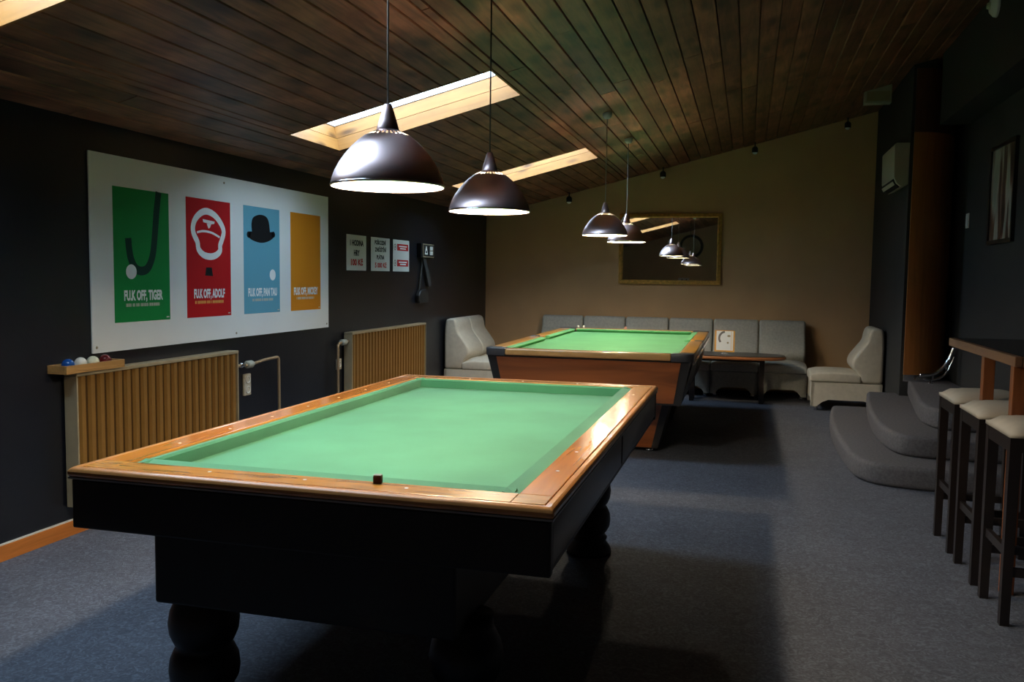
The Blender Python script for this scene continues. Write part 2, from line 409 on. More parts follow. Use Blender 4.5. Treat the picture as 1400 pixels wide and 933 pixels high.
# curved wooden partition with chrome base
pt = thing('curved_partition', 'brown curved wood partition with chrome base above the carpeted steps', 'partition', (1.40, 8.5, .45))
arc = [(.44*math.sin(t), .6-.6*math.cos(t)) for t in [i*math.pi/2/16 for i in range(17)]]
arc2 = [(a[0]-.0, a[1]+.02) for a in arc]
ztop = ceil_z(1.40)-.45-.06
obj('panel', prism(arc+arc2[::-1], .06, 2.25), 'partition_wood', pt, smooth=False)
def grow(off): return [(a[0]+off*math.sin(i*math.pi/32), a[1]-off*math.cos(i*math.pi/32)) for i, a in enumerate(arc)]
obj('base_trim', prism(grow(.012)+arc[::-1], .0, .06), 'chrome', pt)
obj('lintel', prism(arc+arc2[::-1], 2.255, ztop), 'panel_wood', pt)

cr_ = thing('chrome_rail', 'curved chrome rail rising at the foot of the brown partition', 'rail', (1.61, 8.40, .45))
obj('upper_rail', tube(catmull([Vector(p) for p in ((-.09, 0, .07), (.02, 0, .085), (.095, 0, .145), (.145, 0, .225), (.18, 0, .33))], 6), .016), 'chrome', cr_, smooth=True)
obj('lower_rail', tube(catmull([Vector(p) for p in ((-.06, 0, .035), (.02, 0, .03), (.11, 0, .08), (.165, 0, .185), (.185, 0, .25))], 6), .010), 'chrome', cr_, smooth=True)
obj('foot', lathe([(0, .03), (.012, .03), (.02, .006), (.026, 0), (0, 0)], 16), 'chrome', cr_, (.0, 0, 0), smooth=True)
obj('strut', tube([(.02, 0, .03), (.02, 0, .085)], .008), 'chrome', cr_)
obj('strut', tube([(.128, 0, .11), (.118, 0, .175)], .008), 'chrome', cr_)
# ------------------------------------------------------------------ carom billiard table (near)
T1X0, T1X1, T1Y0, T1Y1, T1Z = -1.83, -.465, 2.03, 4.485, .80
t1 = thing('carom_table', 'large black carom billiard table with blue-green cloth and oak rails', 'billiard table', ((T1X0+T1X1)/2, (T1Y0+T1Y1)/2, 0))
hx, hy = (T1X1-T1X0)/2, (T1Y1-T1Y0)/2
rw, cw = .088, .05     # wooden rail width, cushion width
def frame_boxes(hx, hy, w, z0, z1):
    return [(-hx, hx, -hy, -hy+w, z0, z1), (-hx, hx, hy-w, hy, z0, z1), (-hx, -hx+w, -hy+w, hy-w, z0, z1), (hx-w, hx, -hy+w, hy-w, z0, z1)]
# playing bed
obj('cloth_bed', box(-hx+rw, hx-rw, -hy+rw, hy-rw, T1Z-.085, T1Z-.048), 'cloth_blue_green', t1)
# wooden rails: two long and two short, with mitre-block joints; the groove between rail and bead is a real gap
for s in (-1, 1):
    y0, y1 = sorted((s*hy, s*(hy-rw)))
    obj('rail', box(-hx+rw+.001, hx-rw-.001, y0, y1, T1Z-.03, T1Z), 'rail_oak', t1, bevel=.0015)
    x0, x1 = sorted((s*hx, s*(hx-rw)))
    obj('rail', box(x0, x1, -hy+rw+.001, hy-rw-.001, T1Z-.03, T1Z), 'rail_oak_y', t1, bevel=.0015)
    for q in (-1, 1):
        xa, xb = sorted((s*hx, s*(hx-rw))); ya, yb = sorted((q*hy, q*(hy-rw)))
        obj('corner_block', box(xa, xb, ya, yb, T1Z-.03, T1Z), 'rail_oak', t1, bevel=.0015)
def cushion(length, axis, sign, edge, z, m, parent, drop=.047, half=None):
    """cushion with a sloping nose; runs along axis, edge = position of the wooden rail's inner edge"""
    prof = [(0, z-.008), (-cw+.004, z+.002), (-cw, z-.006), (-cw+.012, z-drop), (0, z-drop)]
    pts = [(edge*sign + a*sign, b) for a, b in prof]
    if axis == 'Y': bmq = prism(pts, -length, length, 'Y')
    else:
        bmq = prism(pts, -length, length, 'X')
    return obj('cushion', bmq, m, parent)
for s in (-1, 1):
    cushion(hy-rw, 'Y', s, hx-rw, T1Z, 'cloth_blue_green', t1)
    cushion(hx-rw-.018, 'X', s, hy-rw, T1Z, 'cloth_blue_green', t1)
# rounded bead round the outside
def bead_ring(hx, hy, z, r):
    bmq = bmesh.new(); prof = [(0.002, -.028), (.026, -.028), (.03, -.02), (.03, -.012), (.026, -.004), (.018, 0), (.002, 0)]
    cs = [(-1, -1), (1, -1), (1, 1), (-1, 1)]
    rings = []
    for cx, cy in cs: rings.append([bmq.verts.new((cx*(hx+a), cy*(hy+a), z+b)) for a, b in prof])
    n = len(prof)
    for i in range(4):
        A, B = rings[i], rings[(i+1) % 4]
        for k in range(n): bmq.faces.new((A[k], A[(k+1) % n], B[(k+1) % n], B[k]))
    return bmq
obj('rail_bead', bead_ring(hx, hy, T1Z, .03), 'bead', t1, smooth=False, bevel=.004, seg=2)
bmq = bmesh.new()
for b in frame_boxes(hx+.028, hy+.028, .01, T1Z-.0335, T1Z-.028): bx(bmq, *b)
obj('edge_strip', bmq, 'grey_line', t1)
# aprons: long sides made of two panels each, short ends of one
for s in (-1, 1):
    y0, y1 = sorted((s*(hy+.022), s*(hy-.01)))
    obj('apron', box(-hx-.022, hx+.022, y0, y1, .622, T1Z-.034), 'black_lacquer', t1, bevel=.006)
    x0, x1 = sorted((s*(hx+.020), s*(hx-.012)))
    for (a, b) in ((-hy+.012, -.012), (.012, hy-.012)):
        obj('side_apron', box(x0, x1, a, b, .640, T1Z-.036), 'side_panel', t1, bevel=.008, seg=3)
    x0, x1 = sorted((s*(hx+.012), s*(hx-.03)))
    obj('lower_moulding', box(x0, x1, -hy, hy, .617, .636), 'black_lacquer', t1, bevel=.004)
    obj('side_backing', box(*sorted((s*(hx+.004), s*(hx-.03))), -hy, hy, .637, T1Z-.04), 'black_lacquer', t1)
obj('body', box(-hx+.222, hx-.235, -hy+.015, hy-.02, .415, .70), 'black_lacquer', t1, bevel=.008)
obj('underframe', box(-hx+.02, hx-.02, -hy+.03, hy-.03, .66, T1Z-.086), 'black_lacquer', t1)
legprof = [(0, .43), (.075, .43), (.076, .395), (.085, .378), (.098, .35), (.104, .315), (.1, .28), (.088, .252), (.078, .24), (.088, .228), (.1, .2), (.104, .168), (.1, .138), (.086, .112), (.076, .102), (.08, .09), (.088, .084), (.088, .074), (.078, .066), (.092, .05), (.106, .03), (.11, .015), (.11, 0), (0, 0)]
for lx, ly in ((-1.555, 2.2), (-.72, 2.2), (-1.555, 4.14), (-.72, 4.14)):
    if 1:
        obj('leg', lathe(legprof, 36), 'black_lacquer', t1, (lx-t1.location.x, ly-t1.location.y, 0), smooth=True)
for s in (-1, 1):
    for k in range(1, 8):
        yy = -hy+rw+(2*hy-2*rw)*k/8
        obj('sight', lathe([(0, .0006), (.0055, .0006), (.0055, -.002)], 10), 'inlay', t1, (s*(hx-rw*.55), yy, T1Z))
    for k in range(1, 4):
        xx = -hx+rw+(2*hx-2*rw)*k/4
        obj('sight', lathe([(0, .0006), (.0055, .0006), (.0055, -.002)], 10), 'inlay', t1, (xx, s*(hy-rw*.55), T1Z))
def chalk(label, m, loc, size=.022, rz=.2, group=None):
    t = thing('chalk_cube', label, 'chalk', loc, rz, group)
    obj('chalk_body', box(-size/2, size/2, -size/2, size/2, 0, size*.85), m, t, bevel=.001)
    obj('chalk_top', box(-size/2+.001, size/2-.001, -size/2+.001, size/2-.001, size*.85, size), 'card_grey' if m == 'chalk_red' else m, t)
chalk('dark red chalk cube on the near rail of the carom table', 'chalk_red', (-.945, 2.108, T1Z+.0005))

# ------------------------------------------------------------------ pool table (far)
T2X, T2Y, T2Z = -1.135, 7.66, .82
h2x, h2y = .775, 1.475
t2 = thing('pool_table', 'reddish brown pool table with black corner pockets and bright green cloth', 'pool table', (T2X, T2Y, 0), .005)
obj('cloth_bed', box(-h2x+.11, h2x-.11, -h2y+.11, h2y-.11, T2Z-.08, T2Z-.035), 'cloth_green', t2)
rw2 = .115; cg = .16; sg = .07
def rail2(name, x0, x1, y0, y1, m): return obj(name, box(x0, x1, y0, y1, T2Z-.05, T2Z), m, t2, bevel=.012, seg=4)
for s in (-1, 1):
    y0, y1 = sorted((s*h2y, s*(h2y-rw2)))
    rail2('rail', -h2x+cg, h2x-cg, y0, y1, 't2_rail')
    x0, x1 = sorted((s*h2x, s*(h2x-rw2)))
    for (a, b) in ((-h2y+cg, -sg), (sg, h2y-cg)):
        rail2('rail', x0, x1, a, b, 't2_rail_y')
    # side pocket casting
    xm0, xm1 = sorted((s*h2x, s*(h2x-.075)))
    obj('side_pocket', box(xm0, xm1, -sg, sg, T2Z-.05, T2Z+.003), 'casting', t2, bevel=.01, seg=3)
    # cushions
    cw2 = .05
    for (a, b) in ((-h2y+cg, -sg-.015), (sg+.015, h2y-cg)):
        e = s*(h2x-rw2)
        pts = [(e, T2Z-.003), (e-s*cw2, T2Z-.008), (e-s*cw2, T2Z-.016), (e-s*(cw2-.02), T2Z-.035), (e, T2Z-.035)]
        obj('cushion', prism(pts, a, b, 'Y'), 'cloth_green', t2)
    e = s*(h2y-rw2)
    pts = [(e, T2Z-.003), (e-s*cw2, T2Z-.008), (e-s*cw2, T2Z-.016), (e-s*(cw2-.02), T2Z-.035), (e, T2Z-.035)]
    obj('cushion', prism(pts, -h2x+cg+.02, h2x-cg-.02, 'X'), 'cloth_green', t2)
    for q in (-1, 1):  # corner pocket castings: L-shaped with a rounded outer corner and a notch
        L = cg; w = .10; r = .06
        o_ = [(L, 0), (L, w), (w+.01, w), (w, w+.01), (w, L), (0, L)]
        cr = [(r-r*math.cos(t), r-r*math.sin(t)) for t in [math.pi/2*k/6 for k in range(7)]]
        pl = o_ + cr
        P = [(s*(h2x-a), q*(h2y-b)) for a, b in pl]
        obj('corner_pocket', prism(P, T2Z-.055, T2Z+.004), 'casting', t2, bevel=.006, seg=3)
        obj('pocket_cup', lathe([(.05, T2Z-.034), (.052, T2Z-.02), (.06, T2Z-.03), (.055, T2Z-.15), (0, T2Z-.17)], 16), 'black_rubber', t2, (s*(h2x-.115), q*(h2y-.115), 0))
# tapered cabinet
def taper(bm, a, b, z0, z1):
    (x0, y0), (x1, y1) = a, b
    lo = [bm.verts.new((sx*x0, sy*y0, z0)) for sx, sy in ((-1, -1), (1, -1), (1, 1), (-1, 1))]
    hi = [bm.verts.new((sx*x1, sy*y1, z1)) for sx, sy in ((-1, -1), (1, -1), (1, 1), (-1, 1))]
    bm.faces.new(lo[::-1]); bm.faces.new(hi)
    for i in range(4): bm.faces.new((lo[i], lo[(i+1) % 4], hi[(i+1) % 4], hi[i]))
bmq = bmesh.new(); taper(bmq, (.685, 1.40), (.755, 1.455), .44, T2Z-.056); obj('cabinet', bmq, 'black_rubber', t2)
for s in (-1, 1):
    y0 = s*1.405; y1 = s*1.46
    bmq = bmesh.new()
    v = [bmq.verts.new(p) for p in ((-.635, y0, .455), (.635, y0, .455), (.685, y1, T2Z-.062), (-.685, y1, T2Z-.062), (-.635, y0-s*.02, .455), (.635, y0-s*.02, .455), (.685, y1-s*.02, T2Z-.062), (-.685, y1-s*.02, T2Z-.062))]
    for f in ((0, 1, 2, 3), (4, 5, 6, 7), (0, 1, 5, 4), (1, 2, 6, 5), (2, 3, 7, 6), (3, 0, 4, 7)): bmq.faces.new([v[i] for i in f])
    obj('end_panel', bmq, 't2_wood', t2)
    x0 = s*.690; x1 = s*.760
    for (a, b) in ((-1.36, -.06), (.06, 1.36)):
        bmq = bmesh.new()
        v = [bmq.verts.new(p) for p in ((x0, a, .455), (x0, b, .455), (x1, b, T2Z-.085), (x1, a, T2Z-.085), (x0-s*.02, a, .455), (x0-s*.02, b, .455), (x1-s*.02, b, T2Z-.085), (x1-s*.02, a, T2Z-.085))]
        for f in ((0, 1, 2, 3), (4, 5, 6, 7), (0, 1, 5, 4), (1, 2, 6, 5), (2, 3, 7, 6), (3, 0, 4, 7)): bmq.faces.new([v[i] for i in f])
        obj('side_panel', bmq, 'side_panel', t2)
        obj('rail_trim', box(*sorted((s*(h2x-.014), s*(h2x+.003))), a, b, T2Z-.078, T2Z-.052), 'chrome', t2)
    # pedestal at each end
    bmq = bmesh.new()
    yc = s*.72
    for (px0, px1, col) in ((0, 0, 0),):
        lo = [bmq.verts.new(p) for p in ((-.49, yc-.22, .03), (.49, yc-.22, .03), (.49, yc+.22, .03), (-.49, yc+.22, .03))]
        hi = [bmq.verts.new(p) for p in ((-.59, yc-.27, .44), (.59, yc-.27, .44), (.59, yc+.27, .44), (-.59, yc+.27, .44))]
        bmq.faces.new(lo[::-1]); bmq.faces.new(hi)
        for i in range(4): bmq.faces.new((lo[i], lo[(i+1) % 4], hi[(i+1) % 4], hi[i]))
    ped = obj('pedestal', bmq, 'black_rubber', t2)
    for q in (-1, 1):
        bmq = bmesh.new(); ya = yc+q*.222; yb = yc+q*.272
        v = [bmq.verts.new(p) for p in ((-.44, ya, .035), (.44, ya, .035), (.53, yb, .435), (-.53, yb, .435), (-.44, ya-q*.03, .035), (.44, ya-q*.03, .035), (.53, yb-q*.03, .435), (-.53, yb-q*.03, .435))]
        for f in ((0, 1, 2, 3), (4, 5, 6, 7), (0, 1, 5, 4), (1, 2, 6, 5), (2, 3, 7, 6), (3, 0, 4, 7)): bmq.faces.new([v[i] for i in f])
        obj('pedestal_panel', bmq, 't2_wood', ped)
    for sx in (-1, 1):
        for sy in (-1, 1):
            obj('foot', lathe([(0, .03), (.02, .03), (.03, .015), (.03, 0), (0, 0)], 14), 'chrome', ped, (sx*.42, yc+sy*.17, 0), smooth=True)
chalk('pink chalk cube on the far rail of the pool table', 'chalk_pink', (T2X-.10, T2Y+h2y-.05, T2Z+.001), .024)
for k, xx in enumerate((-.64, -.58)):
    chalk('white chalk cube on the pool table\'s far rail, %s of two' % ('left' if k == 0 else 'right'), 'inlay', (T2X+xx+.03, T2Y+h2y-.045, T2Z+.005), .02, .1, 'white chalk cubes')

# ------------------------------------------------------------------ pendant lamps
def dome(off):
    prof = [(.185, .0), (.1848, .006), (.180, .026), (.171, .050), (.157, .076), (.139, .102), (.118, .127), (.096, .148), (.076, .1635), (.052, .1765), (.036, .183)]
    # ventilation slots: a ring of real holes near the crown
    return lathe([(r-off, z-off*.5) for r, z in prof], 120, skip=lambda k, i: k == 8 and (i % 4) < 2)
def make_pendant(label, loc, cord_mat, side_cord=False):
    x, y, z = loc
    t = thing('pendant_lamp', label, 'lamp', loc, 0, 'pendant lamps over the billiard tables')
    obj('shade', dome(0), 'brushed_copper', t, smooth=True)
    obj('reflector', dome(.0025), 'reflector_white', t, smooth=True)
    obj('rim', lathe([(.1845, .001), (.187, .0), (.1875, .004), (.1855, .007)], 64), 'chrome', t, smooth=True)
    obj('neck', lathe([(.036, .180), (.0365, .186), (.030, .210), (.021, .240), (.013, .264), (.010, .268), (0, .268)], 28), 'brushed_copper', t, smooth=True)
    so = obj('socket', lathe([(0, .178), (.022, .178), (.022, .115), (.016, .110), (0, .110)], 20), 'reflector_white', t, smooth=True)
    bl = [(0, .022)]+[(.036*math.sin(a), .058-.036*math.cos(a)) for a in [math.pi*k/12 for k in range(1, 9)]]+[(.016, .105), (.014, .112), (0, .112)]
    obj('bulb', lathe(bl, 24), 'bulb_glow', t, smooth=True)
    top = ceil_z(x)-z-.03
    if side_cord:
        pts = [(-.045, 0, .182), (-.05, 0, .20), (-.03, 0, .235), (-.006, 0, .27), (0, 0, .32), (0, 0, top)]
    else: pts = [(0, 0, .265), (0, 0, top)]
    obj('cord', tube(pts, .0035, 8), cord_mat, t, smooth=True)
    obj('ceiling_cup', lathe([(0, top-.02), (.02, top-.018), (.036, top), (.040, top+.03+.008), (0, top+.04)], 20), 'white_plastic', t, smooth=True)
LZ1, LZ2 = 1.648, 1.704
make_pendant('copper dome pendant lamp nearest the viewer, largest of the four', (-1.150, 2.64, LZ1), 'cord_grey')
make_pendant('copper dome pendant lamp over the far end of the carom table', (-1.150, 3.79, LZ1+.006), 'cord_dark')
make_pendant('copper dome pendant lamp over the near end of the pool table', (-1.138, 7.0, LZ2), 'cord_grey')
make_pendant('copper dome pendant lamp hanging farthest back, before the gold mirror', (-1.140, 8.3, LZ2), 'cord_grey', True)

# ------------------------------------------------------------------ radiators
def radiator(label, y0, y1, ztop, zbot):
    t = thing('radiator', label, 'radiator', (XL, y0, 0), 0, 'radiators on the left wall')
    L = y1-y0; d0, d1 = .015, .072
    obj('body', box(d0, d1, .006, L-.006, zbot+.01, ztop-.02), 'radiator_groove', t)
    p = .0655; n = int((L-.02)/p); p = (L-.02)/n
    src = None
    for i in range(n):
        yc = .01+p*(i+.5)
        if src is None:
            prof = [(d1-.001, -p*.33), (d1+.016, -p*.2), (d1+.016, p*.2), (d1-.001, p*.33)]
            src = obj('rib', prism(prof, zbot+.012, ztop-.022), 'radiator_paint', t, (0, yc, 0))
        else: dup_mesh('rib', src, t, (0, yc, 0))
    obj('top_cover', box(d0-.004, d1+.020, -.004, L+.004, ztop-.02, ztop), 'radiator_grey', t, bevel=.004)
    for ya, yb in ((-.004, .006), (L-.006, L+.004)):
        obj('end_cover', box(d0-.003, d1+.018, ya, yb, zbot, ztop-.021), 'radiator_grey', t, bevel=.002)
    obj('bottom_rail', box(d0, d1+.016, .006, L-.006, zbot, zbot+.012), 'radiator_grey', t)
    for yy in (L*.2, L*.8): obj('bracket', box(0, d0+.002, yy-.02, yy+.02, zbot+.1, ztop-.1), 'radiator_grey', t)
    return t
radiator('golden brown ribbed radiator under the poster board, holding a tray of balls', 3.57, 4.99, .848, .155)
radiator('golden brown ribbed radiator under the small paper signs', 6.70, 8.44, .866, .155)
def pipe_set(label, y_rad, s, pts, vz):
    t = thing('heating_pipe', label, 'pipe', (XL, y_rad, 0))
    obj('pipe', tube(catmull([Vector(p) for p in pts], 5), .011, 10), 'brass_pipe', t, smooth=True)
    return t
t = pipe_set('bent brass coloured heating pipe beside the near radiator', 5.0, 1, [(.055, .0, .742), (.055, .10, .735), (.055, .2, .735), (.06, .35, .75), (.06, .48, .755), (.06, .53, .755), (.06, .548, .735), (.06, .55, .68), (.06, .555, .4), (.06, .555, .02)], 0)
obj('valve_head', lathe([(0, 0), (.02, .002), (.026, .01), (.026, .06), (.02, .075), (0, .076)], 20), 'valve_grey', t, (.055, .14, .737), (-math.pi/2, 0, 0), smooth=True)
obj('valve_body', lathe([(0, 0), (.016, 0), (.018, .02), (.016, .05), (0, .05)], 16), 'chrome', t, (.055, .06, .739), (-math.pi/2, 0, 0), smooth=True)
t = pipe_set('short heating pipe with valve left of the far radiator', 6.66, -1, [(.055, .03, .79), (.055, -.06, .79), (.055, -.13, .785), (.05, -.145, .77), (.05, -.15, .70), (.05, -.15, .02)], 0)
obj('valve_head', lathe([(0, 0), (.02, .002), (.026, .01), (.026, .07), (.02, .085), (0, .086)], 20), 'valve_grey', t, (.055, -.10, .788), (-math.pi/2, 0, 0), smooth=True)
def socket(label, y, z, two=True):
    t = thing('wall_socket', label, 'socket', (XL, y, z), 0, 'wall sockets')
    h = .075 if two else .045
    obj('plate', box(0, .018, -.042, .042, -h, h), 'print_cream', t, bevel=.006, seg=3)
    for zz in ((-.035, .035) if two else (0,)):
        obj('outlet', lathe([(.026, 0), (.026, .004), (.021, .004), (.019, -.006), (0, -.006)], 18), 'white_plastic', t, (.019, 0, zz), (0, math.pi/2, 0))
socket('double wall socket below the pipe beside the near radiator', 5.215, .59)
socket('single wall socket left of the far radiator', 6.60, .60, False)

# tray with four balls on the near radiator
tr = thing('ball_tray', 'small wooden tray of balls standing on the near radiator', 'tray', (XL+.055, 3.68, .849))
a, b = .06, .205
obj('tray_floor', box(-a, a, -b, b, 0, .008), 'tray_wood', tr)
for (x0, x1, y0, y1) in ((-a, -a+.01, -b, b), (a-.01, a, -b, b), (-a+.01, a-.01, -b, -b+.01), (-a+.01, a-.01, b-.01, b)):
    obj('tray_side', box(x0, x1, y0, y1, .008, .042), 'tray_wood', tr, bevel=.002)
def ball(label, m, loc, r=.031):
    prof = [(r*math.sin(math.pi*k/16) if 0 < k < 16 else 0, r-r*math.cos(math.pi*k/16)) for k in range(17)]
    tag(obj('billiard_ball', lathe(prof, 28), m, None, loc, smooth=True), label, 'ball', 'billiard balls in the wooden tray')
bz = .858
ball('glossy blue billiard ball in the wooden tray', 'ball_blue', (XL+.06, 3.545, bz))
ball('white billiard ball next to the blue ball in the tray', 'ball_white', (XL+.055, 3.635, bz))
ball('cream billiard ball next to the dark red ball in the tray', 'ball_cream', (XL+.06, 3.715, bz))
ball('dark red billiard ball at the right end of the tray', 'ball_red', (XL+.05, 3.815, bz))

# ------------------------------------------------------------------ text and flat print
def text_mesh(s, w, h, bold=.0):
    cu = bpy.data.curves.new('txt', 'FONT'); cu.body = s; cu.offset = bold; cu.resolution_u = 3; cu.extrude = .002
    o = bpy.data.objects.new('txt', cu); COL.objects.link(o)
    bpy.context.view_layer.update()
    me = bpy.data.meshes.new_from_object(o.evaluated_get(bpy.context.evaluated_depsgraph_get()))
    bpy.data.objects.remove(o); bpy.data.curves.remove(cu)
    xs = [v.co.x for v in me.vertices]; ys_ = [v.co.y for v in me.vertices]
    x0, x1, y0, y1 = min(xs), max(xs), min(ys_), max(ys_)
    for v in me.vertices: v.co = ((v.co.x-x0)/(x1-x0)*w, (v.co.y-y0)/(y1-y0)*h, 0.0003 if v.co.z > 0 else 0)
    return me
WALLM = Matrix(((0, 0, 1), (1, 0, 0), (0, 1, 0)))     # print (u,v,out) -> wall (x,y,z) on the left wall
def put_text(name, s, w, h, m, parent, u, v, out=.0012, bold=.04):
    me = text_mesh(s, w, h, bold); me.name = name
    for vv in me.vertices:
        c = vv.co.copy(); vv.co = (out+c.z, u+c.x, v+c.y)
    me.materials.append(MATS[m])
    o = bpy.data.objects.new(name, me); return link(o, parent)
def flat(name, loops, m, parent, out=.001, th=.0004):
    """flat shapes (lists of (u,v)) standing proud of the wall by th"""
    bmq = bmesh.new()
    for lp in loops: prism([(a, b) for a, b in lp], out, out+th, 'X', bmq)
    return obj(name, bmq, m, parent)
def ribbon(pts, w, closed=False):
    loops = []; P = [Vector((p[0], p[1])) for p in pts]; n = len(P); Lf = []; Rt = []
    for i in range(n):
        a = P[(i-1) % n] if closed or i else P[0]; c = P[(i+1) % n] if closed or i < n-1 else P[-1]
        d = (c-a).normalized(); nn = Vector((-d.y, d.x))*(w[i] if isinstance(w, (list, tuple)) else w)/2
        Lf.append(P[i]+nn); Rt.append(P[i]-nn)
    for i in range(n if closed else n-1):
        j = (i+1) % n; loops.append([tuple(Lf[i]), tuple(Lf[j]), tuple(Rt[j]), tuple(Rt[i])])
    return loops
def ell(cx, cy, rx, ry, n=24): return [(cx+rx*math.cos(2*math.pi*k/n), cy+ry*math.sin(2*math.pi*k/n)) for k in range(n)]
# big board with four posters
BY0, BY1, BZ0, BZ1 = 3.77, 6.415, .925, 1.985
bd = thing('poster_board', 'large white board with four colour posters on the black left wall', 'board', (XL, BY0, BZ0))
obj('panel', box(.004, .012, 0, BY1-BY0, 0, BZ1-BZ0), 'board_white', bd)
for (yy, zz) in ((.03, .03), (BY1-BY0-.03, .03), ((BY1-BY0)*.5, .03), (1.2, BZ1-BZ0-.04)):
    obj('screw', lathe([(0, .0155), (.006, .015), (.008, .012)], 10), 'radiator_grey', bd, (0, 0, 0)).matrix_local = Matrix.Translation((.0, yy, zz)) @ Matrix.Rotation(math.pi/2, 4, 'Y')
PWD, PHT = .466, .742
def poster(y0, m, label, title, tw, tu):
    p = obj('poster', box(0, .001, 0, PWD, 0, PHT), m, bd, (.0121, y0-BY0, 1.079-BZ0)); p['label'] = label
    put_text('lettering', title, tw, .07, 'print_white', p, tu, .108, bold=.045)
    return p
def subline(p, u0, u1, v, m, n, seed):
    rr = random.Random(seed); lp = []; u = u0; h = .018
    while u < u1-.003:
        w = rr.uniform(.004, .009)
        lp.append([(u, v), (min(u+w, u1), v), (min(u+w, u1), v+h), (u, v+h)]); u += w+(.003 if rr.random() > .15 else .010)
    flat('fine_print', lp, m, p)
def sub_tag(p, m='print_cream'): flat('corner_mark', [[(PWD-.034, .012), (PWD-.01, .012), (PWD-.01, .02), (PWD-.034, .02)]], m, p)
p = poster(3.939, 'poster_green', 'green poster with a dark hook and a white ball', 'FU.K OFF, TIGER', .325, .075)
def gz(x, y): return ((x-164)/(237)*PWD, (1-(y-216)/562)*PHT)
hook = catmull([Vector((*gz(*q), 0)) for q in ((356, 216), (346, 300), (337, 400), (326, 490), (306, 545), (280, 562), (252, 552), (234, 515), (226, 470), (223, 425))], 6)
flat('hook_motif', ribbon(hook, .05), 'print_darkgreen', p)
flat('ball_motif', [ell(*gz(233, 566), .043, .041)], 'print_white', p, .0015)
subline(p, .09, .37, .085, 'print_cream', 40, 1); sub_tag(p)
p = poster(4.567, 'poster_red', 'red poster with a white cap outline and a black square', 'FU.K OFF, ADOLF', .325, .07)
def rz_(x, y): return ((x-62)/(317)*PWD, (1-(y-62-(x-62)*.05*(1-(y-60)/420))/838)*PHT)
cap = catmull([Vector((*rz_(*q), 0)) for q in ((210, 152), (265, 178), (310, 235), (328, 290), (312, 350), (300, 385), (298, 425), (270, 455), (230, 468), (180, 458), (145, 420), (137, 370), (113, 315), (108, 265), (125, 210), (165, 165))], 5, True)
flat('cap_motif', ribbon(cap, .042, True), 'print_white', p)
vis = catmull([Vector((*rz_(*q), 0)) for q in ((135, 303), (180, 292), (240, 300), (297, 328))], 6)
flat('visor_motif', ribbon(vis, .014), 'print_white', p)
flat('badge_motif', [[rz_(*q) for q in ((176, 208), (262, 220), (258, 236), (236, 240), (180, 230))], [rz_(*q) for q in ((204, 236), (236, 240), (228, 262), (218, 272), (212, 262))]], 'print_white', p)
flat('square_motif', [[rz_(*q) for q in ((196, 545), (236, 545), (245, 606), (188, 602))]], 'print_black', p)
subline(p, .08, .38, .085, 'card_orange', 40, 2); sub_tag(p)
p = poster(5.188, 'poster_blue', 'light blue poster with a black bowler hat and a white oval', 'FU.K OFF, PAN TAU', .375, .05)
def bz_(x, y): return ((x-718)/(152)*PWD, (1-(y-290)/448)*PHT)
dm = catmull([Vector((*bz_(*q), 0)) for q in ((752, 398), (750, 365), (756, 338), (775, 324), (795, 321), (813, 328), (823, 350), (828, 398))], 6)
flat('hat_crown_motif', [[(a[0], a[1]) for a in dm]], 'print_black', p)
br = catmull([Vector((*bz_(*q), 0)) for q in ((738, 408), (760, 414), (790, 417), (820, 411), (842, 400))], 6)
flat('hat_brim_motif', ribbon(br, [.040+.034*math.sin(math.pi*i/(len(br)-1)) for i in range(len(br))]) + [ell(*bz_(738, 409), .024, .022), ell(*bz_(842, 400), .024, .022)], 'print_black', p, .0015)
flat('oval_motif', [ell(*bz_(838, 575), .04, .04)], 'print_white', p)
subline(p, .1, .37, .085, 'poster_blue' if 0 else 'print_cream', 40, 3); sub_tag(p)
p = poster(5.812, 'poster_orange', 'orange poster with white lettering', 'FU.K OFF, MICKEY', .375, .045)
subline(p, .085, .36, .085, 'print_cream', 40, 4); sub_tag(p)

# three paper signs
def paper_sign(y0, y1, label):
    t = thing('paper_sign', label, 'sign', (XL, y0, 1.395), 0, 'paper signs on the left wall')
    obj('sheet', box(.002, .005, 0, y1-y0, 0, .31), 'paper', t); return t
SO = .0055
t = paper_sign(6.765, 7.155, 'white price sign reading 1 HODINA HRY 100 Kč, leftmost of three')
put_text('lettering', '1 HODINA', .27, .052, 'print_black', t, .065, .215, SO); put_text('lettering', 'HRY', .115, .052, 'print_black', t, .14, .128, SO)
put_text('lettering', '100 Kč', .245, .062, 'print_red', t, .08, .043, SO)
t = paper_sign(7.26, 7.685, 'white price sign reading 5 000 Kč, middle of three')
put_text('lettering', 'POŠKOZENÍ', .25, .05, 'print_black', t, .08, .243, SO); put_text('lettering', 'ZNEČIŠTĚNÍ', .255, .052, 'print_black', t, .085, .178, SO)
put_text('lettering', 'PLÁTNA', .17, .05, 'print_black', t, .125, .108, SO); put_text('lettering', '5 000 Kč', .265, .052, 'print_red', t, .085, .03, SO)
t = paper_sign(7.765, 8.175, 'white notice with two red boxes, rightmost of three signs')
for v0 in (.205, .05):
    flat('red_box', [[(.10, v0), (.385, v0), (.385, v0+.065), (.10, v0+.065)]], 'print_red', t, SO)
    flat('print_lines', [[(.14, v0+.036), (.345, v0+.036), (.345, v0+.048), (.14, v0+.048)], [(.17, v0+.014), (.32, v0+.014), (.32, v0+.026), (.17, v0+.026)]], 'print_white', t, SO+.001)
    flat('icon', ribbon(ell(.05, v0+.032, .025, .028, 14), .008, True) + [ell(.05, v0+.032, .009, .012, 8)], 'card_grey', t, SO)

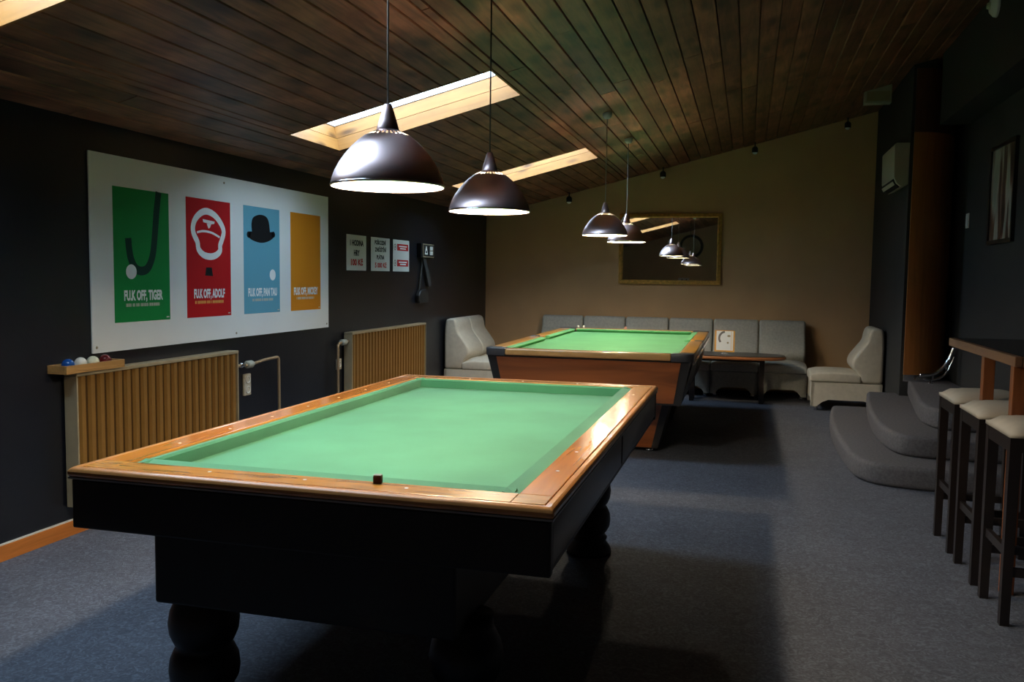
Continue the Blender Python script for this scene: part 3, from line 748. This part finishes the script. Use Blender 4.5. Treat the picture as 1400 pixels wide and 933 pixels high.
# switch box with hanging strap
t = thing('wall_switch_box', 'dark switch box with two white symbols beside the paper signs', 'switch box', (XL, 8.57, 1.62))
obj('case', box(0, .05, -.17, .20, -.075, .075), 'print_black', t, bevel=.006)
obj('frame', box(.05, .053, -.13, .19, -.07, .07), 'radiator_grey', t)
obj('face', box(.053, .055, -.118, .178, -.060, .060), 'black_rubber', t)
flat('bell_symbol', [[(-.085, -.04), (.005, -.04), (-.012, .0), (-.03, .045), (-.05, .045), (-.068, .0)]], 'print_white', t, .0555)
flat('bell_symbol_core', [[(-.06, -.028), (-.02, -.028), (-.025, .0), (-.055, .0)]], 'print_black', t, .056)
for v0 in (-.045, .004): obj('button', box(.055, .060, .06, .145, v0, v0+.042), 'white_plastic', t, bevel=.003)
t = thing('hanging_strap', 'black strap with pouch hanging below the switch box', 'strap', (XL, 8.50, 1.10))
obj('strap', prism([(-.10, .06), (-.06, .06), (.05, .45), (.02, .45)], .012, .018, 'X'), 'cord_dark', t)
obj('strap', prism([(.17, .14), (.25, .16), (.07, .45), (-.01, .45)], .020, .034, 'X'), 'cord_dark', t)
pc = [(-.15, 0), (-.13, -.03), (.10, -.03), (.13, 0), (.12, .08), (.04, .115), (-.1, .10), (-.15, .05)]
obj('pouch', prism(pc, .002, .05, 'X'), 'black_rubber', t, bevel=.01, seg=3)
obj('hook', tube([(0, .04, .46), (.045, .04, .46), (.05, .04, .485)], .006), 'chrome', t)

# ------------------------------------------------------------------ gold mirror on the back wall
mr = thing('wall_mirror', 'rectangular mirror in a gold frame on the brown back wall', 'mirror', (-.95, YB-.010, 1.725))
MW, MH, MF = .625, .435, .052
obj('glass', box(-MW+MF, MW-MF, -.012, -.006, -MH+MF, MH-MF), 'mirror_glass', mr)
obj('backing', box(-MW+.01, MW-.01, -.006, 0, -MH+.01, MH-.01), 'black_rubber', mr)
def mframe(a, b, c, d):   # mitred bar between two outer corners and two inner corners, with a stepped profile
    bmq = bmesh.new()
    for (f0, f1, d0, d1) in ((0, .36, -.022, -.030), (.36, .74, -.024, -.034), (.74, 1, -.030, -.016)):
        P = [a.lerp(c, f0), b.lerp(d, f0), b.lerp(d, f1), a.lerp(c, f1)]
        fr = [bmq.verts.new((p.x, dd, p.y)) for p, dd in zip(P, (d0, d0, d1, d1))]; bk = [bmq.verts.new((p.x, 0, p.y)) for p in P]
        bmq.faces.new(fr); bmq.faces.new(bk[::-1])
        for i in range(4): bmq.faces.new((fr[i], fr[(i+1) % 4], bk[(i+1) % 4], bk[i]))
    return bmq
oc = [Vector(p) for p in ((-MW, -MH), (MW, -MH), (MW, MH), (-MW, MH))]; ic = [Vector((math.copysign(abs(p.x)-MF, p.x), math.copysign(abs(p.y)-MF, p.y))) for p in oc]
for i in range(4): obj('frame_bar', mframe(oc[i], oc[(i+1) % 4], ic[i], ic[(i+1) % 4]), 'gold_frame', mr)

# ------------------------------------------------------------------ sofa modules
SWD, SDP = .535, .70
def arch(w, z0, z1, h, n=10):
    """panel outline with an arched lower edge"""
    e = .055
    pts = [(-w, z1), (-w, z0), (-w+e, z0)]
    for k in range(n+1):
        t = k/n; pts.append((-w+e+(2*w-2*e)*t, z0+h*min(1, 2.2*math.sin(math.pi*t))))
    pts += [(w-e, z0), (w, z0), (w, z1)]
    out = []
    for p in pts:
        if not out or (abs(p[0]-out[-1][0])+abs(p[1]-out[-1][1])) > 1e-5: out.append(p)
    return out
def make_sofa(m, label, group, name):
    """front faces -y; origin on the floor at the middle of the front edge"""
    t = thing(name, label, 'sofa', (0, 0, 0), 0, group)
    w = SWD/2-.005
    bmq = bmesh.new()
    prism(arch(w, .045, .30, .075), 0.005, .03, 'Y', bmq); prism(arch(w, .045, .30, .075), SDP-.03, SDP-.005, 'Y', bmq)
    for s in (-1, 1):
        pts = [(a+SDP/2, b) for a, b in arch(SDP/2-.005, .045, .30, .075)]
        prism(pts, *sorted((s*w, s*(w-.025))), 'X', bmq)
    bx(bmq, -w+.02, w-.02, .025, SDP-.025, .20, .30)
    obj('base', bmq, m, t)
    # seat cushion
    bmq = bmesh.new(); nx, ny = 6, 6; top = {}; d = .50
    for i in range(nx+1):
        for j in range(ny+1):
            u, v = i/nx*2-1, j/ny*2-1
            top[i, j] = bmq.verts.new((u*w, (v+1)/2*d-.012, .425-.022*(abs(u)**4)-.024*(abs(v)**4)+.008*(1-u*u)))
    bot = {}
    for i in range(nx+1):
        for j in range(ny+1):
            if i in (0, nx) or j in (0, ny): bot[i, j] = bmq.verts.new((top[i, j].co.x, top[i, j].co.y, .305))
    for i in range(nx):
        for j in range(ny): bmq.faces.new((top[i, j], top[i+1, j], top[i+1, j+1], top[i, j+1]))
    ring = [(i, 0) for i in range(nx)]+[(nx, j) for j in range(ny)]+[(i, ny) for i in range(nx, 0, -1)]+[(0, j) for j in range(ny, 0, -1)]
    for k in range(len(ring)):
        a, b = ring[k], ring[(k+1) % len(ring)]
        bmq.faces.new((top[a], bot[a], bot[b], top[b]))
    bmq.faces.new([bot[r] for r in ring])
    obj('seat_cushion', bmq, m, t, bevel=.018, seg=4)
    prof = catmull([Vector(p) for p in ((.46, .40, 0), (.400, .47, 0), (.405, .55, 0), (.465, .64, 0), (.53, .73, 0), (.545, .80, 0), (.565, .855, 0), (.60, .878, 0), (.65, .872, 0), (.685, .84, 0), (.697, .70, 0), (.697, .45, 0))], 4)
    pts = [(p[0], p[1]) for p in prof] + [(.697, .305), (.50, .305)]
    ob = obj('backrest', prism(pts, -w, w, 'X'), m, t, bevel=.035, seg=4)
    for sx in (-1, 1):
        for yy in (.06, SDP-.06):
            obj('foot', lathe([(0, .05), (.018, .05), (.022, .03), (.02, 0), (0, 0)], 14), 'chrome', t, (sx*(w-.05), yy, 0), smooth=True)
    return t
gs = make_sofa('sofa_grey', '', 'grey sofa modules along the back wall', 'sofa_module')
x0 = -2.52
names = ['leftmost grey sofa module of the row on the back wall', 'second grey sofa module from the left on the back wall', 'third grey sofa module from the left on the back wall',
         'fourth grey sofa module from the left, behind the pool table\'s right corner', 'grey sofa module behind the small picture card on the coffee table', 'rightmost grey sofa module of the back row, right of the picture card']
for i in range(6):
    o = gs if i == 0 else copy_tree(gs)
    o.location = (x0+.533*(i+.5), YB-.035-SDP, 0); o['label'] = names[i]
cs = make_sofa('sofa_cream', 'cream leather sofa module at right, facing the coffee table', 'cream leather sofa modules', 'sofa_module')
cs.location = (XR2-.02-SDP, 9.705, 0); cs.rotation_euler = (0, 0, -math.pi/2)
for i, lb in enumerate(('cream leather sofa module on the left wall, nearer of the pair', 'cream leather sofa module on the left wall, farther of the pair')):
    o = copy_tree(cs); o.location = (XL+.02+SDP, 9.45+.535*i, 0); o.rotation_euler = (0, 0, math.pi/2); o['label'] = lb

# ------------------------------------------------------------------ coffee table with picture card
CT = (-.17, 9.81)
t = thing('coffee_table', 'oval coffee table with dark glossy top and orange wooden edge', 'table', (*CT, 0))
def oval(a, b, n=40, p=2.6): return [(a*math.copysign(abs(math.cos(q))**(2/p), math.cos(q)), b*math.copysign(abs(math.sin(q))**(2/p), math.sin(q))) for q in [2*math.pi*k/n for k in range(n)]]
obj('table_top', prism(oval(.585, .285), .525, .534), 'coffee_top', t)
obj('edge', prism(oval(.60, .30), .492, .526), 'coffee_edge', t, bevel=.01, seg=3)
for sx in (-.40, .35):
    for sy in (-.07, .09):
        obj('leg', prism([(-.026, -.02), (.026, -.02), (.026, .02), (-.026, .02)], 0, .493), 'dark_wood', t, (sx, sy, 0), bevel=.006)
obj('stretcher', box(-.40, .35, -.0, .02, .45, .492), 'dark_wood', t)
cd = thing('picture_card', 'white picture card with orange border standing on the coffee table', 'card', (-.225, 9.70, .535), math.radians(-8))
obj('stand', lathe([(0, 0), (.038, 0), (.042, .006), (.03, .014), (.016, .018), (.014, .032), (0, .032)], 20), 'acrylic', cd, smooth=True)
crd = obj('card', box(-.108, .108, -.004, .004, .028, .265), 'card_orange', cd)
obj('sheet', box(-.09, .092, -.0055, -.004, .046, .258), 'print_white', crd)
def cflat(name, loops, m, d):
    bmq = bmesh.new()
    for lp in loops: prism(lp, d-.0005, d, 'Y', bmq)
    return obj(name, bmq, m, crd)
arcp = catmull([Vector(q) for q in ((.0, .250, 0), (-.03, .238, 0), (-.055, .205, 0), (-.058, .165, 0), (-.045, .135, 0))], 6)
cflat('arc_motif', ribbon(arcp, .022), 'card_grey', -.0056)
cflat('spot_motif', [ell(.035, .13, .011, .011, 12), ell(.045, .205, .018, .012, 12)], 'radiator_grey', -.0056)
cflat('side_strip', [[(.07, .05), (.074, .05), (.074, .255), (.07, .255)]], 'card_orange', -.0056)

# ------------------------------------------------------------------ bar counter and stools
t = thing('bar_counter', 'high bar counter with dark top and orange wooden posts at right', 'bar counter', (1.10, 4.05, 0))
obj('counter_top', box(.03, .65, .02, 1.24, 1.012, 1.05), 'counter_top', t)
obj('front_edge', box(0, .03, 0, 1.24, 1.005, 1.049), 'counter_edge', t, bevel=.003)
obj('end_edge', box(.031, .65, 0, .02, 1.005, 1.049), 'counter_edge', t, bevel=.003)
for yy in (.055, .535): obj('post', box(.012, .062, yy, yy+.05, 0, 1.006), 'post_wood', t, bevel=.003)
obj('back_panel', box(.585, .61, .05, 1.22, 0, 1.011), 'panel_wood', t)
obj('end_panel', box(.50, .584, .04, .09, 0, 1.011), 'post_wood', t)
obj('end_panel', box(.50, .584, 1.16, 1.21, 0, 1.011), 'post_wood', t)
def make_stool():
    t = thing('bar_stool', '', 'stool', (0, 0, 0), 0, 'bar stools at the counter')
    h = .18
    bmq = bmesh.new(); n = 8; g = {}
    for i in range(n+1):
        for j in range(n+1):
            u, v = i/n*2-1, j/n*2-1
            g[i, j] = bmq.verts.new((u*h, v*h, .815-.03*max(abs(u), abs(v))**5-.006*(u*u+v*v)))
    ring = [(i, 0) for i in range(n)]+[(n, j) for j in range(n)]+[(i, n) for i in range(n, 0, -1)]+[(0, j) for j in range(n, 0, -1)]
    for i in range(n):
        for j in range(n): bmq.faces.new((g[i, j], g[i+1, j], g[i+1, j+1], g[i, j+1]))
    bt = {r: bmq.verts.new((g[r].co.x, g[r].co.y, .757)) for r in ring}
    for k in range(len(ring)):
        a, b = ring[k], ring[(k+1) % len(ring)]; bmq.faces.new((g[a], bt[a], bt[b], g[b]))
    bmq.faces.new([bt[r] for r in ring])
    obj('seat', bmq, 'stool_cream', t, smooth=True)
    bmq = bmesh.new()
    for b in frame_boxes(h-.004, h-.004, .022, .70, .757): bx(bmq, *b)
    obj('seat_frame', bmq, 'dark_wood', t)
    for sx in (-1, 1):
        for sy in (-1, 1):
            bmq = bmesh.new(); a, b = .021, .017
            cx, cy = sx*(h-.024), sy*(h-.024); dx, dy = sx*.004, sy*(-.002)
            lo = [bmq.verts.new((cx+dx+p*b, cy+dy+q*b, 0)) for p, q in ((-1, -1), (1, -1), (1, 1), (-1, 1))]
            hi = [bmq.verts.new((cx+p*a, cy+q*a, .7565)) for p, q in ((-1, -1), (1, -1), (1, 1), (-1, 1))]
            bmq.faces.new(lo[::-1]); bmq.faces.new(hi)
            for i in range(4): bmq.faces.new((lo[i], lo[(i+1) % 4], hi[(i+1) % 4], hi[i]))
            obj('leg', bmq, 'dark_wood', t)
    for s in (-1, 1):
        obj('stretcher', box(*sorted((s*(h-.013), s*(h-.033))), -h+.04, h-.04, .275, .31), 'dark_wood', t)
        obj('stretcher', box(-h+.04, h-.04, *sorted((s*(h-.013), s*(h-.033))), .20, .235), 'dark_wood', t)
    return t
st = make_stool()
for i, lb in enumerate(('cream topped bar stool nearest the viewer', 'cream topped bar stool in the middle of the three at the counter', 'cream topped bar stool farthest from the viewer, nearest the steps')):
    o = st if i == 0 else copy_tree(st)
    o.location = (1.185, 3.89+.47*i, 0); o['label'] = lb

# ------------------------------------------------------------------ right side: air conditioner, picture, switch, boxes
t = thing('air_conditioner', 'cream wall air conditioner on the dark right wall', 'air conditioner', (XR2, 8.98, 2.23))
pr = [(0, .02), (-.06, .0), (-.10, .03), (-.125, .09), (-.13, .38), (-.115, .40), (0, .40)]
obj('case', prism([(a, b) for a, b in pr], -.34, .42, 'Y'), 'beige_plastic', t, bevel=.006)
obj('air_slot', prism([(-.070, .004), (-.104, .036), (-.122, .078), (-.127, .074), (-.108, .030), (-.073, -.002)], -.30, .38, 'Y'), 'print_black', t)
obj('louvre', prism([(-.112, .02), (-.130, .05), (-.127, .053), (-.109, .023)], -.30, .38, 'Y'), 'beige_plastic', t)
t = thing('ceiling_box', 'pale loudspeaker box under the ceiling at upper right', 'loudspeaker', (1.185, 9.30, 3.12))
obj('case', prism([(-.125, 0), (.125, 0), (.125, .185), (-.125, .125)], 0, .12, 'Y'), 'beige_plastic', t, bevel=.006)
obj('grille', box(-.105, .108, -.004, 0, .02, .115), 'card_grey' if 0 else 'radiator_grey', t)
t = thing('framed_picture', 'tall framed picture with pale streaks on the dark right wall', 'picture', (XR, 7.33, 1.66))
obj('canvas', box(-.015, -.008, -.30, .30, .03, .73), 'picture_print', t)
for (a, b, c, d) in ((-.33, .33, 0, .03), (-.33, .33, .73, .76), (-.33, -.30, .03, .73), (.30, .33, .03, .73)):
    obj('frame_bar', box(-.025, 0, a, b, c, d), 'dark_wood', t)
t = thing('light_switch', 'white light switch left of the framed picture', 'switch', (XR, 8.40, 1.90))
obj('plate', box(-.010, 0, -.05, .05, -.065, .065), 'white_plastic', t, bevel=.004)
obj('rocker', box(-.015, -.010, -.03, .03, -.045, .045), 'white_paint', t, bevel=.002)
t = thing('smoke_detector', 'pale detector high on the right near the ceiling', 'detector', (1.60, 6.75, 3.27))
obj('case', lathe([(0, .05), (.05, .045), (.075, .02), (.08, 0), (0, 0)], 24), 'white_plastic', t, (0, 0, 0), (0, -math.pi/2, 0), smooth=True)
obj('sensor', lathe([(0, .07), (.02, .066), (.026, .045)], 16), 'beige_plastic', t, (0, 0, 0), (0, -math.pi/2, 0), smooth=True)
# small spotlights at the top of the back wall (switched off)
for i, (xx, lb) in enumerate(((-2.20, 'leftmost'), (-1.04, 'second from the left'), (.03, 'third from the left'), (1.05, 'rightmost'))):
    t = thing('ceiling_spotlight', 'small spotlight under the ceiling edge of the back wall, %s of four' % lb, 'spotlight', (xx, 10.70, ceil_z(xx)-.12), 0, 'spotlights along the back wall')
    obj('arm', tube([(0, 0, .12), (0, 0, .06)], .008), 'black_rubber', t)
    obj('housing', lathe([(.036, 0), (.036, .05), (.02, .07), (0, .07)], 18), 'black_rubber', t, smooth=True)
    obj('lamp', lathe([(0, -.022), (.02, -.016), (.031, .002), (.033, .01), (0, .01)], 18), 'white_paint', t, smooth=True)

# ------------------------------------------------------------------ behind the camera (seen only in the mirror)
t = thing('round_wall_mirror', 'round grey disc in a dark ring, seen reflected in the gold mirror', 'mirror', (-1.45, YF, 2.20))
obj('ring', lathe([(.24, 0), (.24, .03), (.30, .03), (.31, .0)], 40), 'black_rubber', t, (0, 0, 0), (-math.pi/2, 0, 0))
obj('disc', lathe([(0, .012), (.245, .012), (.245, 0)], 40), 'radiator_grey', t, (0, 0, 0), (-math.pi/2, 0, 0))
t = thing('wall_shelf', 'dark shelf reflected low in the gold mirror', 'shelf', (-1.45, YF, 1.15))
obj('board', box(-.5, .5, 0, .22, 0, .03), 'dark_wood', t)
obj('bracket', box(-.4, -.37, 0, .2, -.1, -.001), 'dark_wood', t); obj('bracket', box(.37, .4, 0, .2, -.1, -.001), 'dark_wood', t)
t = thing('white_card', 'white card with dark strokes on the shelf reflected in the gold mirror', 'card', (-1.62, YF+.1, 1.18))
obj('sheet', box(-.14, .14, 0, .01, 0, .2), 'paper', t)
obj('stroke', prism([(-.09, .03), (-.06, .03), (-.02, .17), (-.05, .17)], .011, .012, 'Y'), 'print_black', t)
obj('stroke', prism([(.02, .03), (.05, .03), (.09, .17), (.06, .17)], .011, .012, 'Y'), 'print_black', t)
